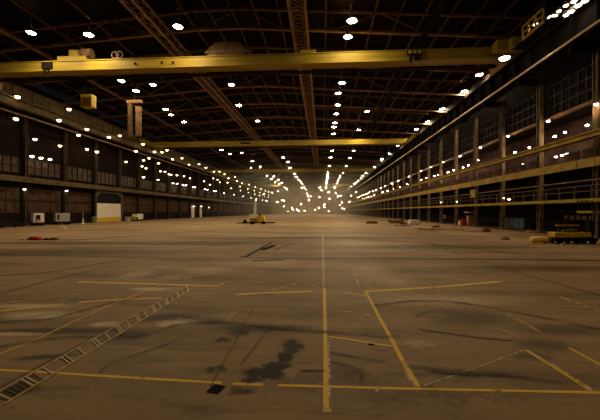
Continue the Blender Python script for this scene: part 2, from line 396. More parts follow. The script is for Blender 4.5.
for k in range(-17, 17):
    x = RX + .9 + k * 2.1
    if x < -12 and k % 2: continue
    if x < XL + .5 or x > XR - .5: continue
    z = z_top(x) - .02
    struct(MB().box(x - .08, x + .08, YB, 90, z, z + .2).build('roof_purlin', M['purlin']))
# longitudinal lattice girders under the trusses
def lattice(name, x0, x1, z0, z1, ya, yb, step, m):
    b = MB(); n = int((yb - ya) / step)
    for x in (x0, x1):
        for z in (z0, z1): b.box(x - .07, x + .07, ya, yb, z - .07, z + .07)
    for i in range(n):
        a, c = ya + i * step, ya + (i + 1) * step
        for z in (z0, z1):
            b.beam((x0, a, z), (x1, c, z), .05, .05); b.beam((x0, a, z), (x1, a, z), .05, .05)
        for x in (x0, x1):
            b.beam((x, a, z0 if i % 2 else z1), (x, c, z1 if i % 2 else z0), .05, .05)
    return struct(b.build(name, m))
xa, xb = on_z(290.5, 20, 16.6)[0], on_z(306, 20, 16.6)[0]
lattice('lattice_roof_beam', xa, xb, 16.6, 17.5, 12, 110, 1.15, M['web'])
xa, xb = on_z(150, 31, 16.6)[0], on_z(160, 31, 16.6)[0]
lattice('lattice_roof_beam', xa, xb, 16.6, 17.5, 12, 110, 1.3, M['web'])
xd = on_z(430, 25, 16.7)[0]
struct(MB().box(xd - .22, xd + .22, 10, 120, 16.5, 16.9).build('roof_tie_beam', M['steel']))
xd = on_z(30, 45, 16.9)[0]
struct(MB().box(xd - .1, xd + .1, 10, 120, 16.6, 16.8).build('roof_tie_beam', M['rust']))

# ------------------------------------------------------------------ left side
XW = -35.5
struct(MB().box(XW - .4, XW, YB, YF, 0, 17).build('wall_left', M['wall']))
LC = [37.5 + 6.2 * k for k in range(-2, 31)]
lc0 = MB().box(-.18, .18, -.2, -.15, 0, 12.9).box(-.18, .18, .15, .2, 0, 12.9).box(-.04, .04, -.15, .15, 0, 12.9).box(-.26, .26, -.26, .26, 0, .25).build('column', M['lcolumn'])
for i, y in enumerate(LC):
    o = lc0 if i == 0 else lc0.copy()
    if i: COL.objects.link(o)
    o.location = (XW + .35, y, 0); o['kind'] = 'structure'
def make_left_bay():
    r = empty('window_1')
    w = 2.55
    g = MB().box(.0, .04, -w, w, 6.25, 8.0); g.build('pane', M['pane'], r)
    f = MB()
    for y in [-w + 2 * w * i / 5 for i in range(6)]: f.box(.03, .12, y - .045, y + .045, 6.2, 8.05)
    for z in (6.2, 7.1, 8.0): f.box(.03, .12, -w, w, z - .05, z + .05)
    f.build('window_frame', M['frame'], r)
    p = MB()
    for y0 in (-w, -.85, .9):
        p.box(0, .06, y0, y0 + 1.65, 1.55, 2.9).box(0, .06, y0, y0 + 1.65, 3.1, 4.45)
    p.build('lower_panel', M['panel'], r)
    MB().box(0, .14, -w, w, 2.9, 3.06).build('rail', M['frame'], r)
    return r
lb0 = make_left_bay(); struct(lb0); wn = 1
LBAY = [(LC[i] + LC[i + 1]) / 2 for i in range(len(LC) - 1)]
DOOR_BAY = min(range(len(LBAY)), key=lambda i: abs(LBAY[i] - 53))
first = True
for i, y in enumerate(LBAY):
    if first: o = lb0; first = False
    else: o = copy_tree(lb0); wn += 1; o.name = 'window_%d' % wn
    o.location = (XW, y, 0); o['kind'] = 'structure'
# balcony on the left wall
bw = empty('gallery_walkway', (XW + .7, YB, 5.1))
MB().box(-.7, .5, 0, YF - YB, 0, .12).build('deck', M['steel'], bw)
fb = MB()
for k in range(230):
    y = k * 1.033
    fb.box(.5, .56, y + .02, y + 1.013, -.02, .58)
fb.build('fascia', M['runway'], bw)
MB().box(.47, .53, 0, YF - YB, .52, .6).build('top_rail', M['rust'], bw)
tag(bw, 'ochre fascia walkway running along the dark left wall under the windows', 'walkway')
# runway girder for the cranes, left
rw = empty('crane_runway_girder', (-33.3, YB, 13.1))
wb_ = MB().box(-.85, -.6, 0, YF - YB, .5, 2.55)
for k in range(95): wb_.box(-.6, -.5, k * 2.5, k * 2.5 + .08, .85, 2.4)
wb_.build('web_plate', M['runway'], rw)
MB().box(-.95, .45, 0, YF - YB, .75, .85).box(-.12, .12, 0, YF - YB, .0, .75).box(-.4, .4, 0, YF - YB, -.1, 0).box(-1.0, -.5, 0, YF - YB, 2.5, 2.62).build('flange', M['runway'], rw)
MB().box(.1, .35, 0, YF - YB, -.9, -.72).build('edge_bar', M['rust'], rw)
MB().box(-.06, .06, 0, YF - YB, .85, .95).build('crane_rail', M['bright'], rw)
tag(rw, 'ochre steel crane runway girder along the top of the left wall', 'girder')
for y in LC[::2]:
    struct(MB().box(XW, -33.4, y - .12, y + .12, 12.9, 13.2).build('bracket_beam', M['steel']))

# half lowered door on the left wall
dy0, dy1 = 49.2, 56.0
dr = empty('door_1', (XW + .62, (dy0 + dy1) / 2, 0)); struct(dr)
w = (dy1 - dy0) / 2
MB().box(-.08, -.02, -w, w, 0, 4.8).build('dark_opening', M['dark'], dr)
wp = MB().box(0, .08, -w + .25, w - .3, .72, 3.0)
for k in range(8): wp.box(.08, .1, -w + .25, w - .3, .75 + k * .28, .98 + k * .28)
wp.build('white_panel', M['white'], dr)
MB().box(0, .14, -w + .2, w - .3, 0.02, .7).build('yellow_base', M['safety'], dr)
fr = MB().box(-.1, .22, -w - .05, -w + .2, 0, 4.9).box(-.1, .22, w - .25, w + .1, 0, 4.9).box(-.1, .22, -w - .05, w + .1, 4.6, 4.95)
for s in (-1, 1):
    fr.hexa([(-.1, s * (w - .25), 4.0), (.2, s * (w - .25), 4.0), (.2, s * (w - 1.2), 4.6), (-.1, s * (w - 1.2), 4.6), (-.1, s * (w - .2), 4.0), (.2, s * (w - .2), 4.0), (.2, s * (w - .2), 4.6), (-.1, s * (w - .2), 4.6)])
fr.build('door_frame', M['lcolumn'], dr)
# white lit doors and a pale pillar farther along
for n, px in enumerate((194, 201.5)):
    Y = on_x(px, 206, XW + .5)[0]
    d = struct(empty('door_%d' % (n + 2), (XW + .05, Y, 0)))
    MB().box(0, .12, -1.1, 1.1, .05, 3.3).build('white_panel', M['white'], d)
    MB().box(0, .2, -1.35, -1.1, 0, 3.5).box(0, .2, 1.1, 1.35, 0, 3.5).box(0, .2, -1.35, 1.35, 3.3, 3.55).build('door_frame', M['lcolumn'], d)
Y = on_x(255, 206, XW + 1.2)[0]
struct(MB().box(XW + .6, XW + 1.6, Y - 1.2, Y + 1.2, 0, 6.2).box(XW + .4, XW + 2.0, Y - 2.2, Y + 2.2, 6.2, 6.6).build('pillar', M['white']))

# ------------------------------------------------------------------ right side: open gallery on two levels
XC = 17.2
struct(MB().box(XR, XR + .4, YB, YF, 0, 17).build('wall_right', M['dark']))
struct(MB().box(17.6, 17.9, YB, YF, 8.75, 17).build('wall_right_upper', M['wall']))
struct(MB().box(17.9, XR, YB, YF, 8.75, 8.95).build('trim_1', M['wall']))
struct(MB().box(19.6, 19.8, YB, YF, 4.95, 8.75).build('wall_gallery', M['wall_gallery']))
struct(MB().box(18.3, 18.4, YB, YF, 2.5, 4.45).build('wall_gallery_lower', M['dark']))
RC = [22.2 + 5.56 * k for k in range(-2, 37)]
rc0 = MB().box(-.16, .16, -.2, -.15, 0, 12.2).box(-.16, .16, .15, .2, 0, 12.2).box(-.04, .04, -.15, .15, 0, 12.2).box(-.24, .24, -.26, .26, 0, .2).build('column', M['column'])
for i, y in enumerate(RC):
    o = rc0 if i == 0 else rc0.copy()
    if i: COL.objects.link(o)
    o.location = (XC, y, 0); o['kind'] = 'structure'
def make_right_bay():
    r = empty('window_100'); w = 2.3
    MB().box(-.04, 0, -w, w, 8.95, 11.3).build('pane', M['rpane'], r)
    f = MB()
    for y in [-w + 2 * w * i / 6 for i in range(7)]: f.box(-.12, -.03, y - .04, y + .04, 8.9, 11.3)
    for z in (8.95, 9.7, 10.5, 11.3): f.box(-.12, -.03, -w, w, z - .04, z + .04)
    f.build('window_frame', M['frame'], r)
    MB().box(-.3, 0, -2.5, 2.5, 8.72, 8.9).build('window_sill', M['rust'], r)
    return r
rb0 = struct(make_right_bay()); wn += 1; rb0.name = 'window_%d' % wn
for i in range(len(RC) - 1):
    y = (RC[i] + RC[i + 1]) / 2
    if i == 0: o = rb0
    else: o = copy_tree(rb0); wn += 1; o.name = 'window_%d' % wn
    o.location = (17.6, y, 0); o['kind'] = 'structure'
LEN = YF - YB
# crane runway, right
rw = empty('crane_runway_girder', (15.9, YB, 12.2))
wb_ = MB().box(-.15, .15, 0, LEN, .15, 1.72)
for k in range(119): wb_.box(-.45, -.15, k * 2, k * 2 + .05, .15, 1.72)
wb_.build('web_plate', M['steel'], rw)
MB().box(-.5, .5, 0, LEN, 1.72, 1.84).box(-.55, .45, 0, LEN, 0, .15).build('flange', M['steel'], rw)
MB().box(-.75, -.63, 0, LEN, -.05, .05).build('edge_bar', M['bright'], rw)  # pale bar stands in for the lit lower edge of the girder
MB().box(-.06, .06, 0, LEN, 1.84, 1.92).build('crane_rail', M['bright'], rw)
tag(rw, 'dark steel crane runway girder with bright edge high along the right side', 'girder')
for y in RC:
    struct(MB().box(15.5, 17.5, y - .12, y + .12, 11.7, 12.2).build('bracket_beam', M['steel']))
# wall crane runway: slim yellow beam
o = MB().box(16.15, 16.45, YB, YF, 6.2, 6.5).box(16.02, 16.58, YB, YF, 6.46, 6.53).box(16.02, 16.58, YB, YF, 6.17, 6.24).build('runway_beam', M['ochre'])
tag(o, 'slim yellow beam along the right gallery, above the panelled walkway', 'beam')
# upper walkway
uw = empty('gallery_walkway', (16.4, YB, 4.45))
MB().box(-.1, .45, .05, LEN - .05, .25, .48).build('deck', M['steel'], uw)
fb = MB()
for k in range(1, int(LEN / 1.39) - 1): fb.box(-.16, -.1, k * 1.39 + .02, k * 1.39 + 1.37, -.02, .52)
fb.build('fascia', M['ochre'], uw)
s0 = MB().box(.05, .1, .1, 1.25, .48, 1.15).build('screen', M['panel'], uw); n_ = 0
for k in range(18, 160):
    if (k * 7) % 9 < 6 and n_ < 95:
        o = s0 if n_ == 0 else s0.copy()
        if n_: COL.objects.link(o); o.parent = uw
        o.location = (0, k * 1.39, 0); n_ += 1
tag(uw, 'upper right gallery walkway with broad yellow panelled fascia', 'walkway')
# lower walkway with handrail
lw = empty('gallery_walkway', (16.4, YB, 2.2))
MB().box(0, .45, 0, LEN, .12, .3).build('deck', M['steel'], lw)
MB().box(-.08, 0, 0, LEN, .08, .3).build('edge_beam', M['ochre'], lw)
MB().box(-.06, -.01, 0, LEN, .74, .79).box(-.06, -.01, 0, LEN, 1.08, 1.13).build('handrail', M['runway'], lw)
ps = MB().box(-.06, 0, -.03, .03, .3, 1.1)
p0 = ps.build('railing_post', M['runway'], lw)
yy = 24.0; k = 0
while k < 99:
    o = p0 if k == 0 else p0.copy()
    if k: COL.objects.link(o); o.parent = lw
    o.location = (0, yy, 0); yy += 1.39; k += 1
tag(lw, 'lower right walkway with thin ochre handrail above the dark ground floor', 'walkway')
# pale pipe under the handrail line of upper level
o = MB().tube((16.6, YB, 3.65), (16.6, YF, 3.65), .05).build('service_pipe', M['rust'])
tag(o, 'thin brown pipe running below the upper right walkway', 'pipe')
# ground floor back wall of the right arcade
struct(MB().box(17.55, 19.6, YB, YF, 4.72, 4.95).box(17.55, 18.9, YB, YF, 2.3, 2.5).build('trim_2', M['steel']))
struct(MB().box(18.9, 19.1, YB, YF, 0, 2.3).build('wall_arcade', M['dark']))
struct(MB().box(16.9, 18.9, YB, YF, 0.0, .06).build('kerb', M['panel']))

# ------------------------------------------------------------------ end walls
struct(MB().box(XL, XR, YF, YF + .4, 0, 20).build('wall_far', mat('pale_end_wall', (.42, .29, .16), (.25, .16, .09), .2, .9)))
struct(MB().box(XL, XR, YB - .4, YB, 0, 20).build('wall_rear', M['wall']))

# ------------------------------------------------------------------ lamps
def lamp_mesh_parts(lens):
    r = MB().lathe([(.09, .55), (.12, .5), (.13, .3), (.30, .1), (.36, 0), (.34, 0), (.28, .09), (.1, .28)], n=14).build('pendant_lamp', M['housing'], smooth=True)
    MB().lathe([(.33, .03), (.30, .0), (.2, -.025), (.001, -.035)], n=14).build('lens', lens, r, smooth=True)
    MB().tube((0, 0, .5), (0, 0, 1.3), .025, n=6).box(-.1, .1, -.1, .1, 1.28, 1.34).build('stem', M['steel'], r)
    return r
def small_pendant(lens):
    return MB().use(0).lathe([(.1, .5), (.13, .3), (.36, 0)], n=10).tube((0, 0, .5), (0, 0, 1.3), .03, n=5).use(1).lathe([(.33, .03), (.28, .0), (.001, -.04)], n=10).build('pendant_lamp', [M['housing'], lens])
def wall_lamp_parts(lens, side):
    r = MB().box(-.12, .12, -.16, .16, .0, .14).lathe([(.2, .0), (.16, .1), (.1, .16)], n=12).build('wall_lamp', M['housing'])
    MB().lathe([(.19, .01), (.17, -.08), (.1, -.15), (.001, -.17)], n=12).build('lens', lens, r, smooth=True)
    MB().beam((0, 0, .1), (side * .6, 0, .2), .05, .05).build('bracket', M['steel'], r)
    return r
def small_wall(lens):
    return MB().use(0).box(-.14, .14, -.18, .18, 0, .14).use(1).lathe([(.2, .01), (.17, -.09), (.001, -.19)], n=10).build('wall_lamp', [M['housing'], lens])
PROTO = {}
def put_lamp(kind, lens, loc, label, group, near, side=1, scale=1.0):
    key = (kind, lens, near, side)
    if key not in PROTO:
        if kind == 'pendant': p = lamp_mesh_parts(M[lens]) if near else small_pendant(M[lens])
        else: p = wall_lamp_parts(M[lens], side) if near else small_wall(M[lens])
        PROTO[key] = p; o = p
        if near: KIDS[p.name] = kids(p)
    else:
        o = copy_tree(PROTO[key]) if near else PROTO[key].copy()
        if not near: COL.objects.link(o)
    o.location = loc; o.scale = (scale, scale, scale)
    tag(o, label, 'lamp', group)
    return o
NEAR = 75.0
def row(kind, lens, pts, where, group, side=1, scale=1.0):
    for n, p in enumerate(sorted(pts, key=lambda q: q[1])):
        put_lamp(kind, lens, p, 'glowing %s lamp, %s from the camera in the row %s' % ('roof' if kind == 'pendant' else 'small', nth(n + 1), where), group, p[1] < NEAR, side, scale * (1.0 + .12 * random.random()))
def cont(pts, X, z, step, end, jit=.0):
    y = max(p[1] for p in pts) + step
    while y < end:
        pts.append((X + random.uniform(-jit, jit), y, z)); y += step * random.uniform(.85, 1.2)
    return pts
ZL = 16.4
def roof_row(pix, step, end, where, group, jit=.15, scale=1.0):
    pts = [(*on_z(x, y, ZL), ZL) for x, y in pix]
    X = sum(p[0] for p in pts) / len(pts)
    cont(pts, pts[-1][0] * .5 + X * .5, ZL, step, end, jit)
    row('pendant', 'lens', pts, where, group, scale=scale)
    return X
roof_row([(352, 21), (347.7, 37), (342, 83), (338, 93.5), (337.8, 105), (336.5, 114), (335, 123), (334, 127), (333.2, 134), (332.5, 144.5), (332, 151), (331, 157.5), (329.4, 166), (328.2, 172)], 9, 222, 'down the hall centre', 'centre roof lamps')
roof_row([(178, 27), (231.5, 85), (239, 105.5), (257.5, 121), (283, 157.5), (288, 162), (290, 168), (294.5, 174)], 11, 222, 'just left of centre', 'roof lamps left of centre')
roof_row([(31, 33), (121.5, 81), (136, 91), (165.5, 109.5), (171, 115), (184, 122), (221.5, 150), (230, 154), (251, 168), (259, 170), (267, 176)], 13, 222, 'over the left half', 'roof lamps over the left half')
roof_row([(88.5, 35), (153, 85), (217, 143), (241.5, 153)], 14, 200, 'between the two left roof rows', 'sparse roof lamps on the left')
roof_row([(367, 111.5), (359, 130), (353.5, 151), (350, 158), (346, 166), (343, 173)], 12, 222, 'right of the centre row', 'roof lamps right of centre')
roof_row([(479.5, 75), (464.5, 91.5), (442.5, 109), (427.5, 122), (416.5, 129.5), (407, 139), (398, 146), (389.5, 154), (382, 159), (381, 161), (374.5, 167), (366, 173)], 10, 222, 'by the right runway girder', 'roof lamps by the right runway', scale=1.0)
def side_row(kind, lens, X, pix, step, end, where, group, side, jit=.0, scale=1.0):
    pts = []
    for x, y in pix:
        Y, z = on_x(x, y, X); pts.append((X, Y, z))
    z = sum(p[2] for p in pts) / len(pts)
    if step: cont(pts, X, z, step, end, jit)
    row(kind, lens, pts, where, group, side, scale)
side_row('wall', 'lens_side', -32.5, [(17.5, 96.5), (69, 109), (59, 120), (87, 129), (120, 135.5), (109, 137), (143, 144), (136, 151), (154.5, 151.5), (162, 152), (167, 150), (172.5, 159), (182, 158), (189, 164.5), (199, 164), (206, 167.5), (214, 171.5), (219.5, 171.5), (224.5, 174), (228.5, 178), (235, 177), (237, 181), (242, 183)], 13, 215, 'under the left runway girder', 'lamps under the left runway girder', -1, scale=1.25)
side_row('wall', 'lens_side', -34.6, [(16, 118.5), (78.5, 135), (97, 151.5), (149, 158), (143.5, 160), (158.5, 163), (194, 165.5)], 16, 215, 'tucked behind the left runway girder', 'lamps behind the left runway girder', -1, scale=1.2)
side_row('wall', 'lens_low', -34.9, [(35, 139), (60, 145.5), (87, 149), (126, 161.5), (142, 166), (146, 168), (160.5, 171), (165, 171.5), (169, 174), (171, 174.5), (177, 175), (184, 176), (190, 178), (204, 181), (210, 184.5), (217.5, 179.5), (220, 182)], 14, 215, 'high on the left wall', 'lamps high on the left wall', -1, scale=1.1)
side_row('wall', 'lens_white', -34.9, [(32, 156), (41, 157.6), (50, 159), (143.5, 177), (158, 179.5), (173, 183), (177, 183.5), (183, 185), (186, 185), (193, 187), (195, 187), (205, 189), (207.5, 189.5), (214, 191), (216, 191), (224, 193), (234, 194.5)], 15, 215, 'above the left walkway', 'lamps above the left walkway', -1, scale=1.05)
side_row('wall', 'lens_white', XW + .75, [(24.5, 189), (66.5, 190.5), (193.8, 206.2), (201.3, 206.2), (209, 207.3)], 0, 0, 'below the left walkway', 'lamps below the left walkway', -1, scale=.8)
side_row('wall', 'lens_gallery', 16.85, [(596, 104), (548, 121), (508, 136), (480.5, 147.5), (460, 156), (443, 162), (431, 167), (421, 170.5)], 8, 165, 'atop the right gallery columns', 'lamps on the right gallery columns', 1, scale=.5)
side_row('wall', 'lens_gallery', 18.0, [(598, 121), (587, 125), (565, 132), (555, 136), (529.5, 147.5), (515, 152), (478, 160), (468.5, 165), (463, 167.3), (453.5, 170), (448, 172), (438, 174.7), (434, 176), (426, 178), (421.5, 179.6), (407.5, 184)], 7, 160, 'inside the right gallery', 'lamps inside the right gallery', 1, scale=.5)
side_row('wall', 'lens_white', 19.2, [(523.5, 164), (556, 156.5), (562, 155), (567, 153.5)], 0, 0, 'behind the right yellow fascia', 'lamps behind the right fascia', 1, scale=.6)
side_row('wall', 'lens_low', 16.8, [(504, 197.5), (509, 199), (456.5, 201.5), (441, 202)], 0, 0, 'at the right lower handrail', 'lamps at the lower right walkway', 1, scale=.6)
# far end lamps hung low
pts = [(random.uniform(-30, 15), random.uniform(130, 222), random.uniform(3.0, 13)) for k in range(36)]
pts += [(x + random.uniform(-1, 1), YF - random.uniform(.5, 14), random.uniform(1.6, 4.8)) for x in (-23, -21, -19, -17.5, -16, -14.5, -13, -5, -3, 1, 4)]
row('wall', 'lens_far', pts, 'hung low near the far end', 'lamps hung low at the far end', 1, scale=1.0)

# unseen area lights added for the foreground, as roof rows continued outside the frame
for x, y in [(1.9, 16), (1.9, 8), (-9.5, 14), (-9.5, 4), (-20, 12), (13, 14), (13, 5), (-30, 14), (-20, 22), (8, 10), (1.9, 0)]:
    l = bpy.data.lights.new('unseen_roof_light', 'AREA'); l.shape = 'DISK'; l.size = .66; l.energy = 85; l.color = WARM
    o = bpy.data.objects.new('unseen_roof_light', l); COL.objects.link(o); o.location = (x, y, ZL - .1)

# ------------------------------------------------------------------ bridge cranes
def bridge_crane(Y, label, x1=15.9, front=False, zb=14.18):
    c = empty('bridge_crane', (0, Y, zb))
    x0 = -33.3
    g = MB().box(x0, x1, 0, .06, 0, .86).box(x0, x1, .94, 1.0, 0, .86).box(x0, x1, 0.06, .94, .02, .05).box(x0, x1, -.06, 1.06, .83, .9).box(x0, x1, -.08, .1, -.01, .04).box(x0, x1, .9, 1.08, -.01, .04)
    g.build('girder', M['yellow'], c)
    for x, s in ((x0, 1), (x1, -1)):
        e = MB().box(x - .3, x + .3, -3.2, 4.2, .05, .75).box(x - .36, x + .36, -3.3, 4.3, .7, .78)
        et = e.build('end_carriage', M['yellow'], c)
        for yy in (-2.6, 3.6):
            MB().lathe([(.001, -.1), (.3, -.1), (.3, .1), (.001, .1)], (x, yy, .28), 14, axis='x').build('wheel', M['steel'], et)
    MB().box(x0 + 1, x1 - 1, 1.35, 1.95, -.06, 0).build('footwalk', M['steel'], c)
    tag(c, label, 'crane', 'yellow bridge cranes')
    return c
cr = bridge_crane(28.25, 'nearest yellow bridge crane spanning the whole hall overhead', front=True)
# fittings seen on the nearest crane
h = MB().box(-23.6, -21.0, .1, .9, .9, 1.35).build('trolley', M['yellow'], cr)
MB().lathe([(.001, -.45), (.42, -.45), (.42, .45), (.001, .45)], (-21.1, .5, 1.7), 14, axis='x').build('hoist_drum', M['rust'], h)
MB().box(-22.6, -21.7, .2, .8, 1.35, 1.95).build('gearbox', M['ochre'], h)
for x in (-18.3, -17.9):
    MB().lathe([(.26, -.04), (.34, -.04), (.34, .04), (.26, .04), (.26, -.04)], (x, .2, 1.35), 14, axis='y').build('cable_reel', M['rust'], cr)
MB().box(-24.9, -23.9, -.14, -.06, .25, .78).box(-24.6, -24.5, -.2, -.1, -.2, .3).box(-24.3, -24.2, -.2, -.1, -.2, .3).build('bracket', M['steel'], cr)
MB().box(6.95, 8.15, -.16, -.06, .42, .82).box(7.1, 7.3, -.4, -.16, -.25, .42).box(7.6, 8.0, -.3, -.16, -.1, .42).build('bracket', M['steel'], cr)
MB().box(7.05, 7.3, -.22, -.16, .5, .75).box(7.45, 7.7, -.22, -.16, .5, .75).box(7.85, 8.05, -.22, -.16, .5, .75).build('junction_box', M['safety'], cr)
pg = MB()
for x in (-16.3, -13.9, -12.9): pg.lathe([(.001, -.07), (.11, -.07), (.11, -.05)], (x, 0, .42), 12, axis='y')
pg.build('bolt_hole', M['steel'], cr)
MB().box(-1.9, -.55, .1, .9, .9, 1.22).box(-1.7, -1.5, .3, .7, 1.22, 1.4).box(-1.2, -1.0, .3, .7, 1.22, 1.36).build('motor_box', M['yellow'], cr)
# hood shaped trolley behind the girder
hd = MB().hexa([(-10.2, .3, .9), (-6.6, .3, .9), (-6.6, 1.3, .9), (-10.2, 1.3, .9), (-9.9, .3, 1.2), (-6.9, .3, 1.2), (-6.9, 1.3, 1.2), (-9.9, 1.3, 1.2)])
hd.hexa([(-10.3, .4, 1.35), (-6.3, .4, 1.35), (-6.3, 1.3, 1.35), (-10.3, 1.3, 1.35), (-9.4, .5, 2.35), (-7.3, .5, 2.35), (-7.3, 1.2, 2.35), (-9.4, 1.2, 2.35)])
hd.box(-9.9, -6.8, .45, 1.25, 1.2, 1.35)
hd.build('hood', M['rust'], cr)
# end cab with floodlights at the right end of the nearest crane
MB().box(13.7, 14.7, -1.0, -.1, .2, 1.0).box(14.5, 15.5, -1.6, -.6, .1, .9).build('control_box', M['yellow'], cr)
MB().box(14.7, 15.6, -5.6, -1.2, .05, .16).build('maintenance_platform', M['steel'], cr)
rl = MB()
for yy in (-5.0, -4.2, -3.4, -2.7): rl.box(14.6, 14.7, yy, yy + .1, .16, 1.1)
rl.box(14.6, 14.7, -5.0, -2.6, 1.0, 1.1).box(14.6, 14.7, -5.0, -2.6, .55, .62).box(14.6, 14.7, -5.0, -2.6, .05, .22)
rl.build('guardrail', M['safety'], cr)
def flood(px, py, X, s=1.0):
    Yp_, z = on_x(px, py, X)
    f = MB().lathe([(.1, .25), (.16, .1), (.2 * s, 0)], n=12).build('floodlight', M['housing'], cr, (X, Yp_ - 28.25, z - 14.18))
    MB().lathe([(.14 * s, .0), (.11 * s, -.06), (.001, -.09)], n=12).build('lens', M['lens_flood'], f)
for px, py, s in [(535, 24, 1), (540, 27, 1), (552.5, 17, 1.9), (559, 11, .8), (566, 5.5, .9), (571, 11.5, 1.1), (578, 5.5, 1.2), (566, 15, .9), (574, 1.5, 1), (585, 1, 1.1)]: flood(px, py, 14.9, s)
lampY, lampz = on_x(504.5, 58, 13.3)
f = MB().lathe([(.1, .3), (.16, .12), (.36, 0)], n=14).build('floodlight', M['housing'], cr, (13.3, lampY - 28.25, lampz - 14.18))
MB().lathe([(.36, .0), (.3, -.1), (.001, -.16)], n=14).build('lens', M['lens_flood'], f)
MB().beam((13.3, -.02, .35), (13.3, lampY - 28.25, lampz - 14.0), .06, .06).build('lamp_bracket', M['steel'], cr)
c2 = bridge_crane(62.6, 'second yellow bridge crane, spanning the hall behind the nearest one')
MB().box(-15.5, -13.6, -.1, -.06, .3, .62).build('number_plate', M['steel'], c2)
bridge_crane(105.2, 'third yellow bridge crane, farther down the hall')
bridge_crane(166, 'fourth and farthest yellow bridge crane deep in the hall')
# hung gear
X, Y = on_z(88.5, 101.5, 13.2)
kb = MB().box(-.6, .6, -.4, .4, -.65, .65).build('control_cabinet', M['safety'], None, (X, Y, 13.2), bevel=.03)
MB().box(-.3, .3, -.44, -.38, -.35, .35).build('vent_panel', M['ochre'], kb)
MB().tube((-.4, 0, .65), (-.4, 0, z_bot(X) - 13.2), .03).tube((.4, 0, .65), (.4, 0, z_bot(X) - 13.2), .03).build('hanger_rod', M['steel'], kb)
tag(kb, 'boxy yellow control cabinet hanging in the dark below the nearest crane', 'cabinet')
X, Y = on_z(134.5, 120, 12.6)
hb = empty('hanging_hoist', (X, Y, 12.6))
MB().box(-.75, -.3, -.15, .15, -2.0, 2.2).build('mast', M['runway'], hb)
MB().box(.2, .8, -.15, .15, -1.9, 1.6).build('mast', M['rust'], hb)
MB().box(-.9, .9, -.2, .2, 2.0, 2.35).build('cross_head', M['rust'], hb)
MB().tube((0, 0, 2.3), (0, 0, z_bot(X) - 12.6), .06).build('hanger_rod', M['steel'], hb)
tag(hb, 'tall hanging ochre hoist mast above the left lamps near the second crane', 'hoist')

# ------------------------------------------------------------------ things on the floor
def wheel(parent, x, y, r, w=.1, name='wheel'):
    return MB().lathe([(.001, -w / 2), (r, -w / 2), (r, w / 2), (.001, w / 2)], (x, y, r), 14, axis='y').build(name, M['rubber'], parent)
def at_wall(px, X):
    return on_x(px, 200, X)[0]
# two cabinets on trolleys at the left wall
def cart(px, X, wd, ht, m, label, patch=False):
    Y = at_wall(px, X)
    r = empty('cabinet_trolley', (X, Y, 0), -.5)
    MB().box(-.5, .5, -wd / 2, wd / 2, .25, .36).build('chassis', M['steel'], r)
    MB().box(-.42, .42, -wd / 2 + .05, wd / 2 - .05, .42, ht).build('body', m, r, bevel=.04)
    MB().box(.42, .45, -wd / 2 + .25, -wd / 2 + (.7 if patch else .45), .5 if patch else .7, ht - .2).build('opening', M['dark'], r)
    if patch: MB().hexa([(.42, -.1, .4), (.46, -.1, .4), (.46, .5, .4), (.42, .5, .4), (.42, -.3, .8), (.46, -.3, .8), (.46, -.1, .8), (.42, -.1, .8)]).build('red_flap', M['pink'], r)
    MB().beam((.3, -wd / 2, .36), (.3, -wd / 2 - .5, .95), .05, .05).build('handle', M['steel'], r)
    for x in (-.4, .4):
        for y in (-wd / 2 + .25, wd / 2 - .25):
            MB().lathe([(.001, -.06), (.16, -.06), (.16, .06), (.001, .06)], (x, y, .16), 12, axis='x').build('wheel', M['rubber'], r)
    tag(r, label, 'trolley'); return r
cart(37.5, -33.4, 1.15, 1.5, M['white'], 'cream cabinet with a dark torn opening, on a trolley by the left wall', True)
cart(61.5, -33.4, 1.75, 1.5, M['grey'], 'plain pale grey box on a trolley, left of the half-lowered white door')
# green drum and marker post at the white door
Y = at_wall(94, -33.6)
o = MB().lathe([(.001, 0), (.36, 0), (.38, .05), (.36, .3), (.39, .33), (.36, .36), (.36, .62), (.39, .65), (.36, .68), (.36, .95), (.3, .97), (.001, .97)], n=18).build('oil_drum', mat('green_drum_paint', (.16, .20, .08), None, 4, .5), None, (-33.6, Y, 0), smooth=False)
tag(o, 'dull green drum standing at the near side of the white door', 'drum')
Y = at_wall(83, -32.8)
mp_ = empty('marker_post', (-32.8, Y, 0))
MB().tube((0, 0, 0), (0, 0, 2.3), .05).build('pole', M['ochre'], mp_)
MB().lathe([(.3, 0), (.28, .06), (.09, .12), (.07, .8), (.001, .82)], n=14).build('cone_base', M['white'], mp_)
tag(mp_, 'thin marker post with white foot between grey box and green drum', 'post')
Y = at_wall(138, -33.4)
wb = empty('white_machine', (-33.4, Y, 0))
MB().box(-.5, .5, -1.1, .9, .25, 1.25).build('body', M['white'], wb, bevel=.05)
MB().box(-.45, .45, -1.6, -1.1, .25, .75).build('step_box', M['ochre'], wb, bevel=.03)
MB().box(-.52, .52, -1.3, -.9, .3, .7).build('dark_patch', M['steel'], wb)
for y in (-.8, .6): MB().lathe([(.001, -.55), (.17, -.55), (.17, .55), (.001, .55)], (0, y, .17), 12, axis='x').build('wheel', M['rubber'], wb)
tag(wb, 'small white wheeled machine at the left wall past the white door', 'machine')
Y = at_wall(128, -33.6)
o = MB().box(-.3, .3, -.3, .3, 0, .7).box(-.34, .34, -.34, .34, .7, .78).build('small_bin', M['grey'], None, (-33.6, Y, 0))
tag(o, 'little pale bin between the white door and the white machine', 'bin')
# dark low trolley at the extreme left
Y = at_wall(8, -33.2)
t = empty('flat_trolley', (-33.2, Y, 0))
MB().box(-.6, .6, -1.6, 1.6, .3, .5).build('bed', M['steel'], t)
for x in (-.45, .45):
    for y in (-1.2, 1.2): MB().lathe([(.001, -.06), (.15, -.06), (.15, .06), (.001, .06)], (x, y, .15), 12, axis='x').build('wheel', M['rubber'], t)
tag(t, 'dark low flat trolley at the left wall, at the picture edge', 'trolley')
